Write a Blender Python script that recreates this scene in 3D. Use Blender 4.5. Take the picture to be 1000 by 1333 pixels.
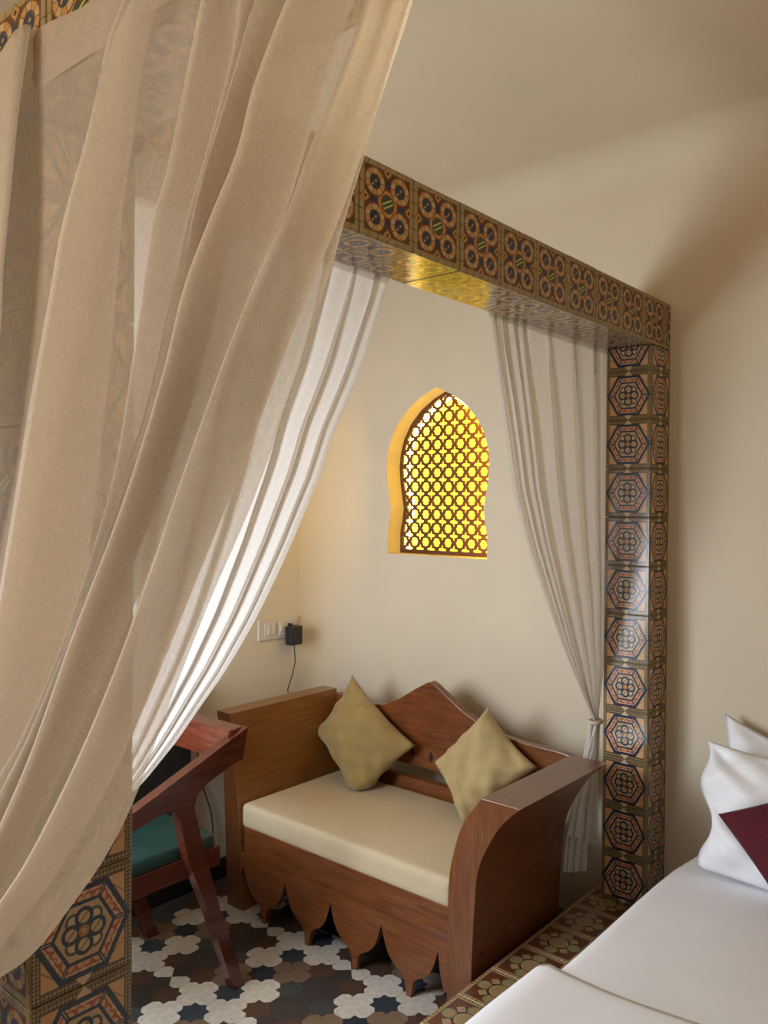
import bpy, bmesh, math, random
from mathutils import Vector, Matrix
for _o in list(bpy.data.objects): bpy.data.objects.remove(_o)
S=bpy.context.scene; COL=S.collection
# ------------------------------------------------------------------ camera
cam=bpy.data.cameras.new('camera'); co=bpy.data.objects.new('camera',cam); COL.objects.link(co)
R=Vector((0.647634,-0.761915,0.007426)); U=Vector((0.004007,0.013151,0.999905)); F=Vector((0.761941,0.647543,-0.011571))
co.matrix_world=Matrix(((R.x,U.x,-F.x,-3.0837),(R.y,U.y,-F.y,-1.2030),(R.z,U.z,-F.z,1.6469),(0,0,0,1)))
cam.sensor_fit='HORIZONTAL'; cam.sensor_width=36; cam.lens=1073.0/1000*36; cam.clip_start=.02
S.camera=co
# ------------------------------------------------------------------ world, lights, exposure
w=bpy.data.worlds.new('world'); S.world=w; w.use_nodes=True
w.node_tree.nodes['Background'].inputs[0].default_value=(.75,.85,1,1); w.node_tree.nodes['Background'].inputs[1].default_value=.6
def area(name,loc,to,sx,sy,power,color,spread=180):
    l=bpy.data.lights.new(name,'AREA'); l.shape='RECTANGLE'; l.size=sx; l.size_y=sy; l.energy=power; l.color=color; l.spread=math.radians(spread)
    o=bpy.data.objects.new(name,l); COL.objects.link(o); o.location=loc
    o.rotation_euler=(Vector(to)-Vector(loc)).to_track_quat('-Z','Y').to_euler(); return o
area('daylight_window',(-2.66,.98,1.20),(-1.0,.45,.75),1.0,1.3,66,(.80,.89,1.0))
area('ceiling_fill',(-2.3,-1.3,1.9),(-1.9,-1.0,3.0),1.0,1.0,7.5,(1.0,.80,.54))  # unseen warm area light, added as fill towards the ceiling
area('curtain_fill',(-4.12,.75,1.9),(-2.5,-.55,1.55),.7,1.1,27,(1.0,.87,.70))  # added warm fill grazing the near curtain's front, no lamp stands there
def point(name,loc,power,color,rad):
    l=bpy.data.lights.new(name,'POINT'); l.energy=power; l.color=color; l.shadow_soft_size=rad
    o=bpy.data.objects.new(name,l); COL.objects.link(o); o.location=loc; return o
S.view_settings.view_transform='Standard'; S.view_settings.look='None'; S.view_settings.gamma=1
S.view_settings.use_curve_mapping=False; S.view_settings.exposure=0.22
# ------------------------------------------------------------------ helpers
rnd=random.Random(7)
def link(o,parent=None):
    COL.objects.link(o)
    if parent: o.parent=parent
    return o
def mesh_obj(name,bm,mat,parent=None,smooth=False,loc=None):
    me=bpy.data.meshes.new(name); bm.normal_update(); bm.to_mesh(me); bm.free()
    if mat: me.materials.append(mat)
    if smooth:
        for p in me.polygons: p.use_smooth=True
    o=bpy.data.objects.new(name,me); link(o,parent)
    if loc is not None: o.location=loc
    return o
def thing(name,label,cat,loc=(0,0,0),group=None):
    o=bpy.data.objects.new(name,None); o.empty_display_size=.05; link(o); o.location=loc
    tag(o,label,cat,group); return o
def tag(o,label,cat,group=None):
    o['label']=label; o['category']=cat
    if group: o['group']=group
    return o
def struct(name,bm,mat,smooth=False):
    o=mesh_obj(name,bm,mat,None,smooth); o['kind']='structure'; return o
def unparent_offset(o,root):       # keep world coordinates written in o while parented to root at root.location
    o.location=Vector(o.location)-Vector(root.location)
def box(bm,a,b,bev=0,seg=2):
    a=Vector(a); b=Vector(b); r=bmesh.ops.create_cube(bm,size=1)
    for v in r['verts']: v.co=Vector(((a.x+b.x)/2+v.co.x*abs(b.x-a.x),(a.y+b.y)/2+v.co.y*abs(b.y-a.y),(a.z+b.z)/2+v.co.z*abs(b.z-a.z)))
    if bev:
        es={e for v in r['verts'] for e in v.link_edges}
        bmesh.ops.bevel(bm,geom=list(es),offset=bev,segments=seg,affect='EDGES',profile=.6)
def BX(a,b,bev=0,seg=2):
    bm=bmesh.new(); box(bm,a,b,bev,seg); return bm
def prism(bm,pts,axis,a,b,bev=0):
    """extrude polygon pts (2-D in the plane of the two other axes) along axis from a to b"""
    def mk(p,c): 
        q=list(p); q.insert(axis,c); return Vector(q)
    v1=[bm.verts.new(mk(p,a)) for p in pts]; v2=[bm.verts.new(mk(p,b)) for p in pts]
    n=len(pts); fs=[bm.faces.new(v1[::-1]),bm.faces.new(v2)]
    for i in range(n): fs.append(bm.faces.new((v1[i],v1[(i+1)%n],v2[(i+1)%n],v2[i])))
    bmesh.ops.recalc_face_normals(bm,faces=fs)
    if bev:
        es=[e for f in fs[:2] for e in f.edges]
        bmesh.ops.bevel(bm,geom=es,offset=bev,segments=2,affect='EDGES',profile=.6)
def PR(pts,axis,a,b,bev=0):
    bm=bmesh.new(); prism(bm,pts,axis,a,b,bev); return bm
def catmull(P,n):
    out=[]
    for i in range(len(P)-1):
        p0=P[max(i-1,0)];p1=P[i];p2=P[i+1];p3=P[min(i+2,len(P)-1)]
        for k in range(n):
            t=k/n
            out.append(tuple(.5*((2*b)+(c-a)*t+(2*a-5*b+4*c-d)*t*t+(-a+3*b-3*c+d)*t**3) for a,b,c,d in zip(p0,p1,p2,p3)))
    out.append(tuple(P[-1])); return out
def tube(bm,pts,r,n=8):
    pts=[Vector(p) for p in pts]; rings=[]
    for i,p in enumerate(pts):
        d=(pts[min(i+1,len(pts)-1)]-pts[max(i-1,0)]).normalized()
        a=d.orthogonal().normalized() if i==0 else (a-d*a.dot(d)).normalized()
        b=d.cross(a); rings.append([bm.verts.new(p+a*math.cos(k*2*math.pi/n)*r+b*math.sin(k*2*math.pi/n)*r) for k in range(n)])
    for q,s in zip(rings,rings[1:]):
        for k in range(n): bm.faces.new((q[k],q[(k+1)%n],s[(k+1)%n],s[k]))
    bm.faces.new(rings[0][::-1]); bm.faces.new(rings[-1])
# ------------------------------------------------------------------ node maths
def newmat(name):
    m=bpy.data.materials.new(name); m.use_nodes=True; return m,m.node_tree,m.node_tree.nodes['Principled BSDF']
def inp(nt,node,i,v):
    if isinstance(v,X): nt.links.new(v.s,node.inputs[i])
    elif v is not None: node.inputs[i].default_value=v
class X:
    def __init__(s,nt,sock): s.nt=nt; s.s=sock
    def m(s,op,b=None,c=None,clamp=False):
        n=s.nt.nodes.new('ShaderNodeMath'); n.operation=op; n.use_clamp=clamp
        s.nt.links.new(s.s,n.inputs[0]); inp(s.nt,n,1,b); inp(s.nt,n,2,c); return X(s.nt,n.outputs[0])
    def __add__(s,o): return s.m('ADD',o)
    def __sub__(s,o): return s.m('SUBTRACT',o)
    def __mul__(s,o): return s.m('MULTIPLY',o)
    def __truediv__(s,o): return s.m('DIVIDE',o)
    def __lt__(s,o): return s.m('LESS_THAN',o)
    def __gt__(s,o): return s.m('GREATER_THAN',o)
    def abs(s): return s.m('ABSOLUTE')
    def max(s,o): return s.m('MAXIMUM',o)
    def min(s,o): return s.m('MINIMUM',o)
    def band(s,a,b): return (s>a)*(s<b)
def coords(nt):
    tc=nt.nodes.new('ShaderNodeTexCoord'); sp=nt.nodes.new('ShaderNodeSeparateXYZ'); nt.links.new(tc.outputs['Object'],sp.inputs[0])
    return X(nt,sp.outputs[0]),X(nt,sp.outputs[1]),X(nt,sp.outputs[2]),tc
def hyp(x,y): return ((x*x)+(y*y)).m('SQRT')
def dist(x,y,a,b): return hyp(x-a if a else x,y-b if b else y)
def over(nt,base,col,fac):
    n=nt.nodes.new('ShaderNodeMix'); n.data_type='RGBA'
    nt.links.new(fac.s,n.inputs[0])
    for i,c in ((6,base),(7,col)):
        if isinstance(c,tuple): n.inputs[i].default_value=(*c,1)
        else: nt.links.new(c,n.inputs[i])
    return n.outputs[2]
def noise(nt,tc,scale,detail=3,vec='Object',stretch=None,dist_=0):
    n=nt.nodes.new('ShaderNodeTexNoise'); n.inputs['Scale'].default_value=scale; n.inputs['Detail'].default_value=detail; n.inputs['Distortion'].default_value=dist_
    if stretch:
        mp=nt.nodes.new('ShaderNodeMapping'); mp.inputs['Scale'].default_value=stretch; nt.links.new(tc.outputs[vec],mp.inputs[0]); nt.links.new(mp.outputs[0],n.inputs['Vector'])
    else: nt.links.new(tc.outputs[vec],n.inputs['Vector'])
    return X(nt,n.outputs[0])
def ramp(nt,f,stops):
    r=nt.nodes.new('ShaderNodeValToRGB'); nt.links.new(f.s,r.inputs[0]); e=r.color_ramp.elements
    while len(e)<len(stops): e.new(.5)
    for el,(p,c) in zip(e,stops): el.position=p; el.color=(*c,1)
    return r.outputs[0]
def bump(nt,b,f,strength=.2,distance=.002):
    n=nt.nodes.new('ShaderNodeBump'); n.inputs['Strength'].default_value=strength; n.inputs['Distance'].default_value=distance
    nt.links.new(f.s,n.inputs['Height']); nt.links.new(n.outputs[0],b.inputs['Normal'])
def plain(name,col,rough=.6,metal=0,var=.06,scale=30,bmp=0,sheen=0,bscale=None):
    m,nt,b=newmat(name); tc=nt.nodes.new('ShaderNodeTexCoord'); n=noise(nt,tc,scale)
    lo=tuple(max(c*(1-var),0) for c in col); hi=tuple(min(c*(1+var),1) for c in col)
    nt.links.new(ramp(nt,n,[(.3,lo),(.7,hi)]),b.inputs['Base Color']); b.inputs['Roughness'].default_value=rough; b.inputs['Metallic'].default_value=metal
    if sheen: b.inputs['Sheen Weight'].default_value=sheen
    if bmp: bump(nt,b,noise(nt,tc,bscale or scale*4),bmp)
    return m
def wood(name,c1,c2,axis=0,rough=.28,scale=6):
    m,nt,b=newmat(name); tc=nt.nodes.new('ShaderNodeTexCoord'); st=[14,14,14]; st[axis]=1.2
    n=noise(nt,tc,scale,6,stretch=tuple(st),dist_=.6); n2=noise(nt,tc,2.2,2)
    c=ramp(nt,n*.75+n2*.25,[(.3,c1),(.72,c2)])
    nt.links.new(c,b.inputs['Base Color']); b.inputs['Roughness'].default_value=rough; b.inputs['Coat Weight'].default_value=.25; b.inputs['Coat Roughness'].default_value=.2
    bump(nt,b,n,.12,.001); return m
def glaze(nt,b,tc):
    g=noise(nt,tc,60,4)
    b.inputs['Roughness'].default_value=.2; bump(nt,b,g,.35,.0012)
def aged(nt,col,tc,k=.25):
    n=noise(nt,tc,38,5); f=(n-.35)*k*2
    return over(nt,col,(.12,.07,.03),f.m('MAXIMUM',0,).m('MINIMUM',.6))
OL=(.22,.155,.075); NAVY=(.012,.028,.065); PEACH=(.62,.36,.17); CREAM=(.60,.46,.29); RED=(.36,.085,.03)
def hex_mat(name,sx,sy,gain=1):
    m,nt,b=newmat(name); x,y,z,tc=coords(nt); x=x/sx; y=y/sy; ax=x.abs(); ay=y.abs(); mx=ax.max(ay)
    lat=((x*85+y*85).m('SINE')*((x*85-y*85).m('SINE')))
    c=over(nt,(.075,.05,.024),(.34,.255,.125),lat>.02)                       # dark and pale lattice border
    c=over(nt,c,(.10,.07,.03),mx.band(.475,.485)); c=over(nt,c,(.36,.27,.13),mx>.485)
    inner=mx<.415; c=over(nt,c,(.09,.05,.02),mx.band(.405,.42)); c=over(nt,c,PEACH,mx<.405)
    c=over(nt,c,CREAM,((ay+ax*1.1)<.5)*(ay>.38))                # pale pointed darts above and below the hexagon
    c=over(nt,c,(.14,.06,.03),((x+y*1.2).abs()-.0).band(.66,.672)*inner); c=over(nt,c,(.14,.06,.03),((x-y*1.2).abs()).band(.66,.672)*inner)
    h=ay.max(ax*.866+ay*.5); rr=hyp(x,y)
    c=over(nt,c,CREAM,h<.405)
    c=over(nt,c,(.60,.34,.20),h.band(.27,.37))
    # red scrolls in the six bars
    ang=y.m('ARCTAN2',x); sec=(ang*6/(2*math.pi)+.0)
    wv=((ang*12).m('SINE').abs())*.05
    c=over(nt,c,RED,((h-.292-wv).abs()<((ang*6).m('SINE').abs()*.022+.006)))
    c=over(nt,c,CREAM,(h-.345).abs()<.006)
    spoke=(((ang*3).m('SINE').abs())*rr<.060)*h.band(.25,.40)
    c=over(nt,c,NAVY,spoke)
    c=over(nt,c,CREAM,((((ang*3).m('SINE').abs())*rr)<.010)*h.band(.27,.37))
    c=over(nt,c,NAVY,h.band(.358,.408)); c=over(nt,c,NAVY,h.band(.240,.276))
    c=over(nt,c,(.50,.36,.2),h<.243)
    s=.107
    for a,bb in ((s,s),(s,-s),(-s,s),(-s,-s)):
        d=dist(x,y,a,bb); c=over(nt,c,(.055,.075,.065),d.band(.052,.078)); c=over(nt,c,CREAM,d<.046)
    s=.125
    for a,bb in ((s,0),(-s,0),(0,s),(0,-s)):
        d=dist(x,y,a,bb); c=over(nt,c,(.52,.37,.2),d<.06); c=over(nt,c,NAVY,d.band(.056,.092)); c=over(nt,c,(.10,.07,.04),((x-y-(a-bb)).abs()<.008)*(d<.058)); 
    c=over(nt,c,(.52,.28,.1),rr<.048); c=over(nt,c,(.16,.06,.02),rr.band(.030,.040)); c=over(nt,c,(.16,.06,.02),rr.band(.048,.056))
    c=aged(nt,c,tc,.12)
    nt.links.new(c,b.inputs['Base Color']); glaze(nt,b,tc); return m
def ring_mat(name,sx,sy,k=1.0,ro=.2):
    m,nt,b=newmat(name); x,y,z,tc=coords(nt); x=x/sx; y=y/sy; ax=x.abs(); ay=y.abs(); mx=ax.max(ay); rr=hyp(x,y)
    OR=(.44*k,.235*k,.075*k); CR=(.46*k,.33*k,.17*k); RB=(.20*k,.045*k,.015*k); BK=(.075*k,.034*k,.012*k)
    c=over(nt,(.30*k,.22*k,.105*k),(.09,.06,.025),((x*18).m('SINE').abs()*(y*18).m('SINE').abs())<.09)
    c=over(nt,c,(.10,.065,.03),mx>.492); c=over(nt,c,(.09,.045,.02),mx.band(.405,.42)); c=over(nt,c,BK,mx<.405)
    # diamonds at the middle of each side
    for a,bb in ((.40,0),(-.40,0),(0,.40),(0,-.40)):
        d=(x-a).abs()+(y-bb).abs() if a or bb else None
        c=over(nt,c,OR,d<.085); c=over(nt,c,RB,d.band(.07,.085)); c=over(nt,c,BK,d<.032)
    c=over(nt,c,NAVY,(ax.min(ay)<.045)*(mx.band(.20,.30)))
    # band that ties the four roundels to the middle
    diag=((x+y).abs().min((x-y).abs()))
    c=over(nt,c,RB,(diag<.125)*(rr<.26)); c=over(nt,c,CR,(diag<.10)*(rr<.26))
    c=over(nt,c,RB,rr<.185); c=over(nt,c,OR,rr<.168); c=over(nt,c,RB,rr<.125); c=over(nt,c,(.035,.06,.03),rr<.112)
    c=over(nt,c,(.55,.45,.14),(((x*.5-y*.86).abs()-.028).abs()<.010)*(rr<.10))
    c=over(nt,c,(.02,.09,.05),(((x*.5-y*.86).abs())<.016)*(rr<.10))
    s=.228
    for a,bb in ((s,s),(s,-s),(-s,s),(-s,-s)):
        d=dist(x,y,a,bb); an=(y-bb).m('ARCTAN2',x-a)
        cut=((an*5).m('SINE').abs()<.16); alt=((an*5).m('SINE')>0)
        c=over(nt,c,RB,d<.186); 
        ringc=over(nt,OR,CR,alt); ringc=over(nt,ringc,(.08,.035,.015),cut)
        c=over(nt,c,ringc,d<.168); c=over(nt,c,RB,d<.100); c=over(nt,c,NAVY,d<.090)
        c=over(nt,c,OR,(((x-a)-(y-bb)).abs()<.020)*(d<.078)*((((x-a)+(y-bb))*60).m('SINE')>-.1))
    c=aged(nt,c,tc,.15)
    nt.links.new(c,b.inputs['Base Color']); glaze(nt,b,tc); b.inputs['Roughness'].default_value=ro; return m
def ledge_mat(name,sx,sy):
    m,nt,b=newmat(name); x,y,z,tc=coords(nt); x=x/sx; y=y/sy; ax=x.abs(); ay=y.abs(); mx=ax.max(ay); rr=hyp(x,y)
    hat=(((x*170+y*170).m('SINE'))*((x*170-y*170).m('SINE')))>0.05
    BG=(.115,.030,.013); HT=over(nt,(.40,.27,.12),(.15,.09,.035),hat)
    dash=((x+y)*75).m('SINE')>0
    c=over(nt,(.38,.26,.12),(.10,.03,.015),mx.band(.445,.475)*dash)
    c=over(nt,c,(.10,.03,.015),mx>.492); c=over(nt,c,(.09,.03,.015),mx.band(.405,.42)); c=over(nt,c,BG,mx<.405)
    for a,bb in ((.2,.2),(.2,-.2),(-.2,.2),(-.2,-.2)):
        d=(x-a).abs()+(y-bb).abs(); c=over(nt,c,(.48,.34,.16),d<.085); c=over(nt,c,BG,d.band(.045,.06)); c=over(nt,c,(.1,.03,.015),d<.02)
    for a,bb in ((.29,0),(-.29,0),(0,.29),(0,-.29)):
        d=dist(x,y,a,bb); c=over(nt,c,(.03,.02,.01),d<.137); c=over(nt,c,(.11,.17,.09),d<.128); c=over(nt,c,HT,d<.10)
    c=over(nt,c,(.02,.015,.01),rr<.188); c=over(nt,c,(.46,.30,.13),rr<.170); c=over(nt,c,HT,rr<.155)
    nt.links.new(c,b.inputs['Base Color']); glaze(nt,b,tc); b.inputs['Roughness'].default_value=.35; return m
def cloth(name,col,trans,rough=.9,weave=900,var=.5):
    """thin woven curtain: part of the light passes between the threads"""
    m,nt,b=newmat(name); nt.nodes.remove(b); out=nt.nodes['Material Output']; tc=nt.nodes.new('ShaderNodeTexCoord')
    d=nt.nodes.new('ShaderNodeBsdfDiffuse'); t=nt.nodes.new('ShaderNodeBsdfTranslucent'); tr=nt.nodes.new('ShaderNodeBsdfTransparent')
    n1=noise(nt,tc,26,6,stretch=(6,6,40)); n2=noise(nt,tc,26,6,stretch=(30,30,4))
    cc=ramp(nt,n1,[(.3,tuple(c*.93 for c in col)),(.7,col)])
    for q in (d,t): nt.links.new(cc,q.inputs[0])
    a=nt.nodes.new('ShaderNodeMixShader'); a.inputs[0].default_value=.42; nt.links.new(d.outputs[0],a.inputs[1]); nt.links.new(t.outputs[0],a.inputs[2])
    mm=nt.nodes.new('ShaderNodeMixShader'); f=((n1+n2-1.0)*var+trans).m('MAXIMUM',.02).m('MINIMUM',.9)
    nt.links.new(f.s,mm.inputs[0]); nt.links.new(a.outputs[0],mm.inputs[1]); nt.links.new(tr.outputs[0],mm.inputs[2]); nt.links.new(mm.outputs[0],out.inputs[0]); return m
M={}
M['plaster']=plain('plaster',(.66,.56,.415),.75,var=.03,scale=2.5,bmp=.15,bscale=60)
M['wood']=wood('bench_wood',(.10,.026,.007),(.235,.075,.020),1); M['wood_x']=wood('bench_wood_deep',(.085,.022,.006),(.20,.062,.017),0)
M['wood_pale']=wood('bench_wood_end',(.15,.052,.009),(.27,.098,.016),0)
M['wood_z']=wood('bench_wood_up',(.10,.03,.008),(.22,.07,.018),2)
M['chair']=wood('chair_wood',(.040,.007,.004),(.125,.026,.010),0,rough=.2); M['chair_z']=wood('chair_wood_up',(.085,.014,.006),(.21,.042,.014),2,rough=.2)
M['chair_y']=wood('chair_wood_across',(.07,.013,.007),(.19,.045,.020),1,rough=.16)
M['black']=plain('black',(.008,.009,.012),.5); M['skirting']=plain('black_skirting',(.012,.010,.010),.35)
M['white_plastic']=plain('switch_plastic',(.62,.55,.45),.35,var=.02); M['black_plastic']=plain('adapter_plastic',(.012,.012,.013),.4)
M['green']=plain('green_vinyl',(.005,.036,.031),.45,var=.15,scale=8,bmp=.2,bscale=160)
M['mustard']=plain('mustard_cotton',(.30,.20,.060),.85,var=.10,scale=14,bmp=.35,sheen=.3,bscale=300)
M['mustard2']=plain('pale_mustard_cotton',(.42,.31,.13),.85,var=.10,scale=14,bmp=.35,sheen=.3,bscale=300)
M['linen']=plain('white_linen',(.88,.885,.91),.8,var=.02,scale=6,bmp=.15,bscale=250); M['burgundy']=plain('burgundy_velvet',(.085,.003,.011),.9,var=.2,scale=90,sheen=0)
M['grout']=plain('dark_grout',(.10,.07,.04),.8)
def weave_mat():
    m,nt,b=newmat('seat_weave'); x,y,z,tc=coords(nt)
    k=700; s=((y*k).m('SINE')*((x+z)*k).m('SINE')); n=noise(nt,tc,140,3)
    c=over(nt,(.66,.53,.35),(.34,.26,.16),(s>.15)*.75); c=over(nt,c,(.50,.38,.22),n*.4)
    nt.links.new(c,b.inputs['Base Color']); b.inputs['Roughness'].default_value=.9; bump(nt,b,s,.5,.001); return m
M['weave']=weave_mat()
TP=.18866; BH=.173                                              # pitch of the roundel tiles, height of the beam
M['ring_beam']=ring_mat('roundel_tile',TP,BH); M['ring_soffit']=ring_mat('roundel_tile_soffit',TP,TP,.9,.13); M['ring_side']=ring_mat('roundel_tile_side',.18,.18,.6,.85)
M['hex']=hex_mat('hexagon_tile',.18,.18); M['ledge']=ledge_mat('platform_tile',.186,.186)
# ------------------------------------------------------------------ room shell
CZ=3.03; RC=.28
def arc(cx,cy,r,a0,a1,n): return [(cx+r*math.cos(math.radians(a0+(a1-a0)*i/n)),cy+r*math.sin(math.radians(a0+(a1-a0)*i/n))) for i in range(n+1)]
# the pointed horseshoe opening in wall_right: (y,z)
YC=1.105
half=[(.289,1.398),(.289,1.50),(.276,1.56),(.268,1.62),(.275,1.66),(.290,1.74),(.297,1.82),(.290,1.89),(.268,1.96),(.228,2.03),(.165,2.095),(.09,2.145),(0,2.185)]
OPEN=[(YC-a,z) for a,z in half]+[(YC+a,z) for a,z in half[-2::-1]]     # from lower right, over the point, to lower left
def wall_with_hole():
    bm=bmesh.new(); x=0.0
    y0,y1,z0,z1=-2.6,1.72-RC,-.06,CZ+.1
    outer=[(y0,z0),(y0,z1),(YC-.0,z1),(y1,z1),(y1,z0)]
    V={}
    def v(p):
        k=(round(p[0],5),round(p[1],5))
        if k not in V: V[k]=bm.verts.new((x,p[0],p[1]))
        return V[k]
    n=len(OPEN); m=(n-1)//2
    # four regions round the hole, fan strips
    yl,yr=YC-.32,YC+.31
    # right (low y) side strip
    for i in range(m): bm.faces.new([v(OPEN[i]),v((yl,OPEN[i][1])),v((yl,OPEN[i+1][1])),v(OPEN[i+1])])
    L=OPEN[m:]
    for i in range(len(L)-1): bm.faces.new([v(L[i]),v((yr,L[i][1])),v((yr,L[i+1][1])),v(L[i+1])])
    zb,zt=OPEN[0][1],OPEN[m][1]
    def quad(a,b,c,d): bm.faces.new([v(a),v(b),v(c),v(d)])
    quad((y0,z0),(yl,z0),(yl,z1),(y0,z1)) ; quad((yr,z0),(y1,z0),(y1,z1),(yr,z1))
    bm.faces.new([v((yl,z0)),v((yr,z0)),v((yr,zb)),v(OPEN[-1]),v(OPEN[0]),v((yl,zb))])
    bm.faces.new([v((yl,zt)),v(OPEN[m]),v((yr,zt)),v((yr,z1)),v((yl,z1))])
    # reveal, .17 deep
    D=.20; back=[bm.verts.new((D,p[0],p[1])) for p in OPEN]
    for i in range(n): bm.faces.new([v(OPEN[i]),v(OPEN[(i+1)%n]),back[(i+1)%n],back[i]])
    # rounded corner towards the back wall and the back wall itself
    cs=arc(-RC,1.72-RC,RC,0,90,14)
    cv=[[bm.verts.new((p[0],p[1],z)) for p in cs] for z in (z0,z1)]
    for i in range(14): 
        f=bm.faces.new((cv[0][i],cv[0][i+1],cv[1][i+1],cv[1][i])); f.smooth=True
    return bm
struct('wall_right',wall_with_hole(),M['plaster'])
bm=bmesh.new()
def quad(bm,*p): bm.faces.new([bm.verts.new(q) for q in p])
quad(bm,(-RC,1.72,-.06),(-4.3,1.72,-.06),(-4.3,1.72,CZ+.1),(-RC,1.72,CZ+.1)); struct('wall_back',bm,M['plaster'])
bm=bmesh.new(); quad(bm,(-4.3,-2.6,-.06),(-4.3,-2.6,CZ+.1),(-4.3,1.72,CZ+.1),(-4.3,1.72,-.06)); struct('wall_left',bm,M['plaster'])
bm=bmesh.new(); quad(bm,(-4.3,-2.6,-.06),(0,-2.6,-.06),(0,-2.6,CZ+.1),(-4.3,-2.6,CZ+.1)); struct('wall_front',bm,M['plaster'])
struct('bounce_wall',BX((-2.76,.27,-.04),(-2.70,1.72,CZ),.0),M['plaster'])  # unseen partition, added to bounce the daylight back into the alcove
# ceiling with a soft cove along wall_right
bm=bmesh.new(); pr=[(-4.3,CZ)]+[(-.16+.16*math.sin(math.radians(a)),CZ-.16+.16*math.cos(math.radians(a))) for a in range(0,91,9)]
rows=[[bm.verts.new((p[0],y,p[1])) for p in pr] for y in (-2.6,1.72)]
for i in range(len(pr)-1): bm.faces.new((rows[0][i],rows[0][i+1],rows[1][i+1],rows[1][i])).smooth=True
struct('ceiling',bm,M['plaster'])
bm=BX((-4.3,1.700,-.03),(-.26,1.72,.055),.003); struct('baseboard_back',bm,M['skirting'])
# ------------------------------------------------------------------ floor: cross and star pieces
M['floor_base']=plain('floor_bed',(.05,.045,.04),.6)
floor=struct('floor',BX((-4.3,.02,-.09),(.0,1.72,-.0335)),M['floor_base'])
FC={'white':(.60,.54,.46),'tan':(.19,.125,.075),'brown':(.085,.045,.030),'dark':(.048,.040,.036),'grey':(.055,.060,.058),'slate':(.038,.050,.062),'blue':(.018,.028,.042)}
def stone(name,col):
    m,nt,b=newmat(name); tc=nt.nodes.new('ShaderNodeTexCoord'); oi=nt.nodes.new('ShaderNodeObjectInfo')
    n=noise(nt,tc,45,5); c=ramp(nt,n,[(.3,tuple(q*.82 for q in col)),(.7,tuple(min(q*1.12,1) for q in col))])
    hs=nt.nodes.new('ShaderNodeHueSaturation'); nt.links.new(c,hs.inputs['Color']); v=X(nt,oi.outputs['Random'])*.16+.92; nt.links.new(v.s,hs.inputs['Value'])
    nt.links.new(hs.outputs[0],b.inputs['Base Color']); b.inputs['Roughness'].default_value=.38; bump(nt,b,noise(nt,tc,120,3),.15,.0008); return m
for k,c in FC.items(): M['f_'+k]=stone('cement_'+k,c)
g=.0746; e=.0204; rho=.0412; Rs=g-e
def quarter_cross(): pass
def cross_poly():
    pts=[]
    for q in range(4):
        a=math.radians(90*q); c,s=math.cos(a),math.sin(a)
        loc=[(g,-e),(g,e),(g+rho*math.cos(math.radians(247.5)),g+rho*math.sin(math.radians(247.5))),(g-Rs/math.sqrt(2),g-Rs/math.sqrt(2)),(g+rho*math.cos(math.radians(202.5)),g+rho*math.sin(math.radians(202.5)))]
        for (px,py) in loc: pts.append((px*c-py*s,px*s+py*c))
    return pts
def star_poly():
    pts=[]
    for k in range(8):
        a=math.radians(45*k); pts.append((Rs*math.cos(a),Rs*math.sin(a))); a+=math.radians(22.5); pts.append((rho*math.cos(a),rho*math.sin(a)))
    return pts
def shrink(pts,d=.0006):
    r=1-d/.06; return [(x*r,y*r) for x,y in pts]
def piece_mesh(name,poly,mat):
    bm=bmesh.new(); prism(bm,shrink(poly),2,-.006,.0); me=bpy.data.meshes.new(name); bm.to_mesh(me); bm.free(); me.materials.append(mat); return me
CP=cross_poly(); SP=star_poly(); PM={}
def half_lobe(sign):  # the node cross is cut along its diagonals
    return [(0,0)]+[(x,y) for x,y in CP if (y*sign>abs(x)-1e-6)]
def getpiece(kind,colr):
    if (kind,colr) not in PM:
        poly=CP if kind=='cross' else SP
        PM[(kind,colr)]=piece_mesh(kind+'_piece',poly,M['f_'+colr])
    return PM[(kind,colr)]
# one lobe of a cross (between its two diagonals), pointing to +y
n_=g-Rs/math.sqrt(2)
def rot(p,k): 
    for _ in range(k): p=(-p[1],p[0])
    return p
lobe0=[(0,0),(n_,n_)]; qa=(g+rho*math.cos(math.radians(202.5)),g+rho*math.sin(math.radians(202.5)))
lobe0+= [qa,(e,g),(-e,g),(-qa[0],qa[1]),(-n_,n_)]
def piece(me,x,y,r=0,name='floor_piece'):
    o=bpy.data.objects.new(name,me); link(o,floor); o.location=(x,y,-.03+rnd.uniform(-.0005,.0003)); o.rotation_euler=(rnd.uniform(-.002,.002),rnd.uniform(-.002,.002),r); return o
X0,Y0=-1.361,1.227
LB={c:piece_mesh('cross_lobe',lobe0,M['f_'+c]) for c in ('white','dark')}
for i in range(-12,19):
    for j in range(-14,8):
        x=X0+i*g; y=Y0+j*g
        if x<-2.25 or x>-.05 or y<.265 or y>1.65: continue
        a,b_=i%6,j%6
        if i%2==0 and j%2==0:
            if a==0 and b_==0:
                for q,cn in enumerate(('white','dark','white','dark')): piece(LB[cn],x,y,math.radians(90*q))
                continue
            if a==0: cn='white'
            elif (a,b_) in ((2,2),(4,4)): cn='white'
            elif (a,b_) in ((2,4),(4,2)): cn='tan'
            else: cn='dark'
            piece(getpiece('cross',cn),x,y)
        elif i%2 and j%2:
            if (a,b_)==(3,3): cn='blue'
            elif (a,b_) in ((1,3),(5,3)): cn='slate'
            elif a==3: cn='grey'
            else: cn='brown'
            piece(getpiece('star',cn),x,y)
# raised platform of the bed
struct('floor.001',BX((-4.3,-2.6,-.06),(0,.226,.147)),M['grout'])
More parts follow.
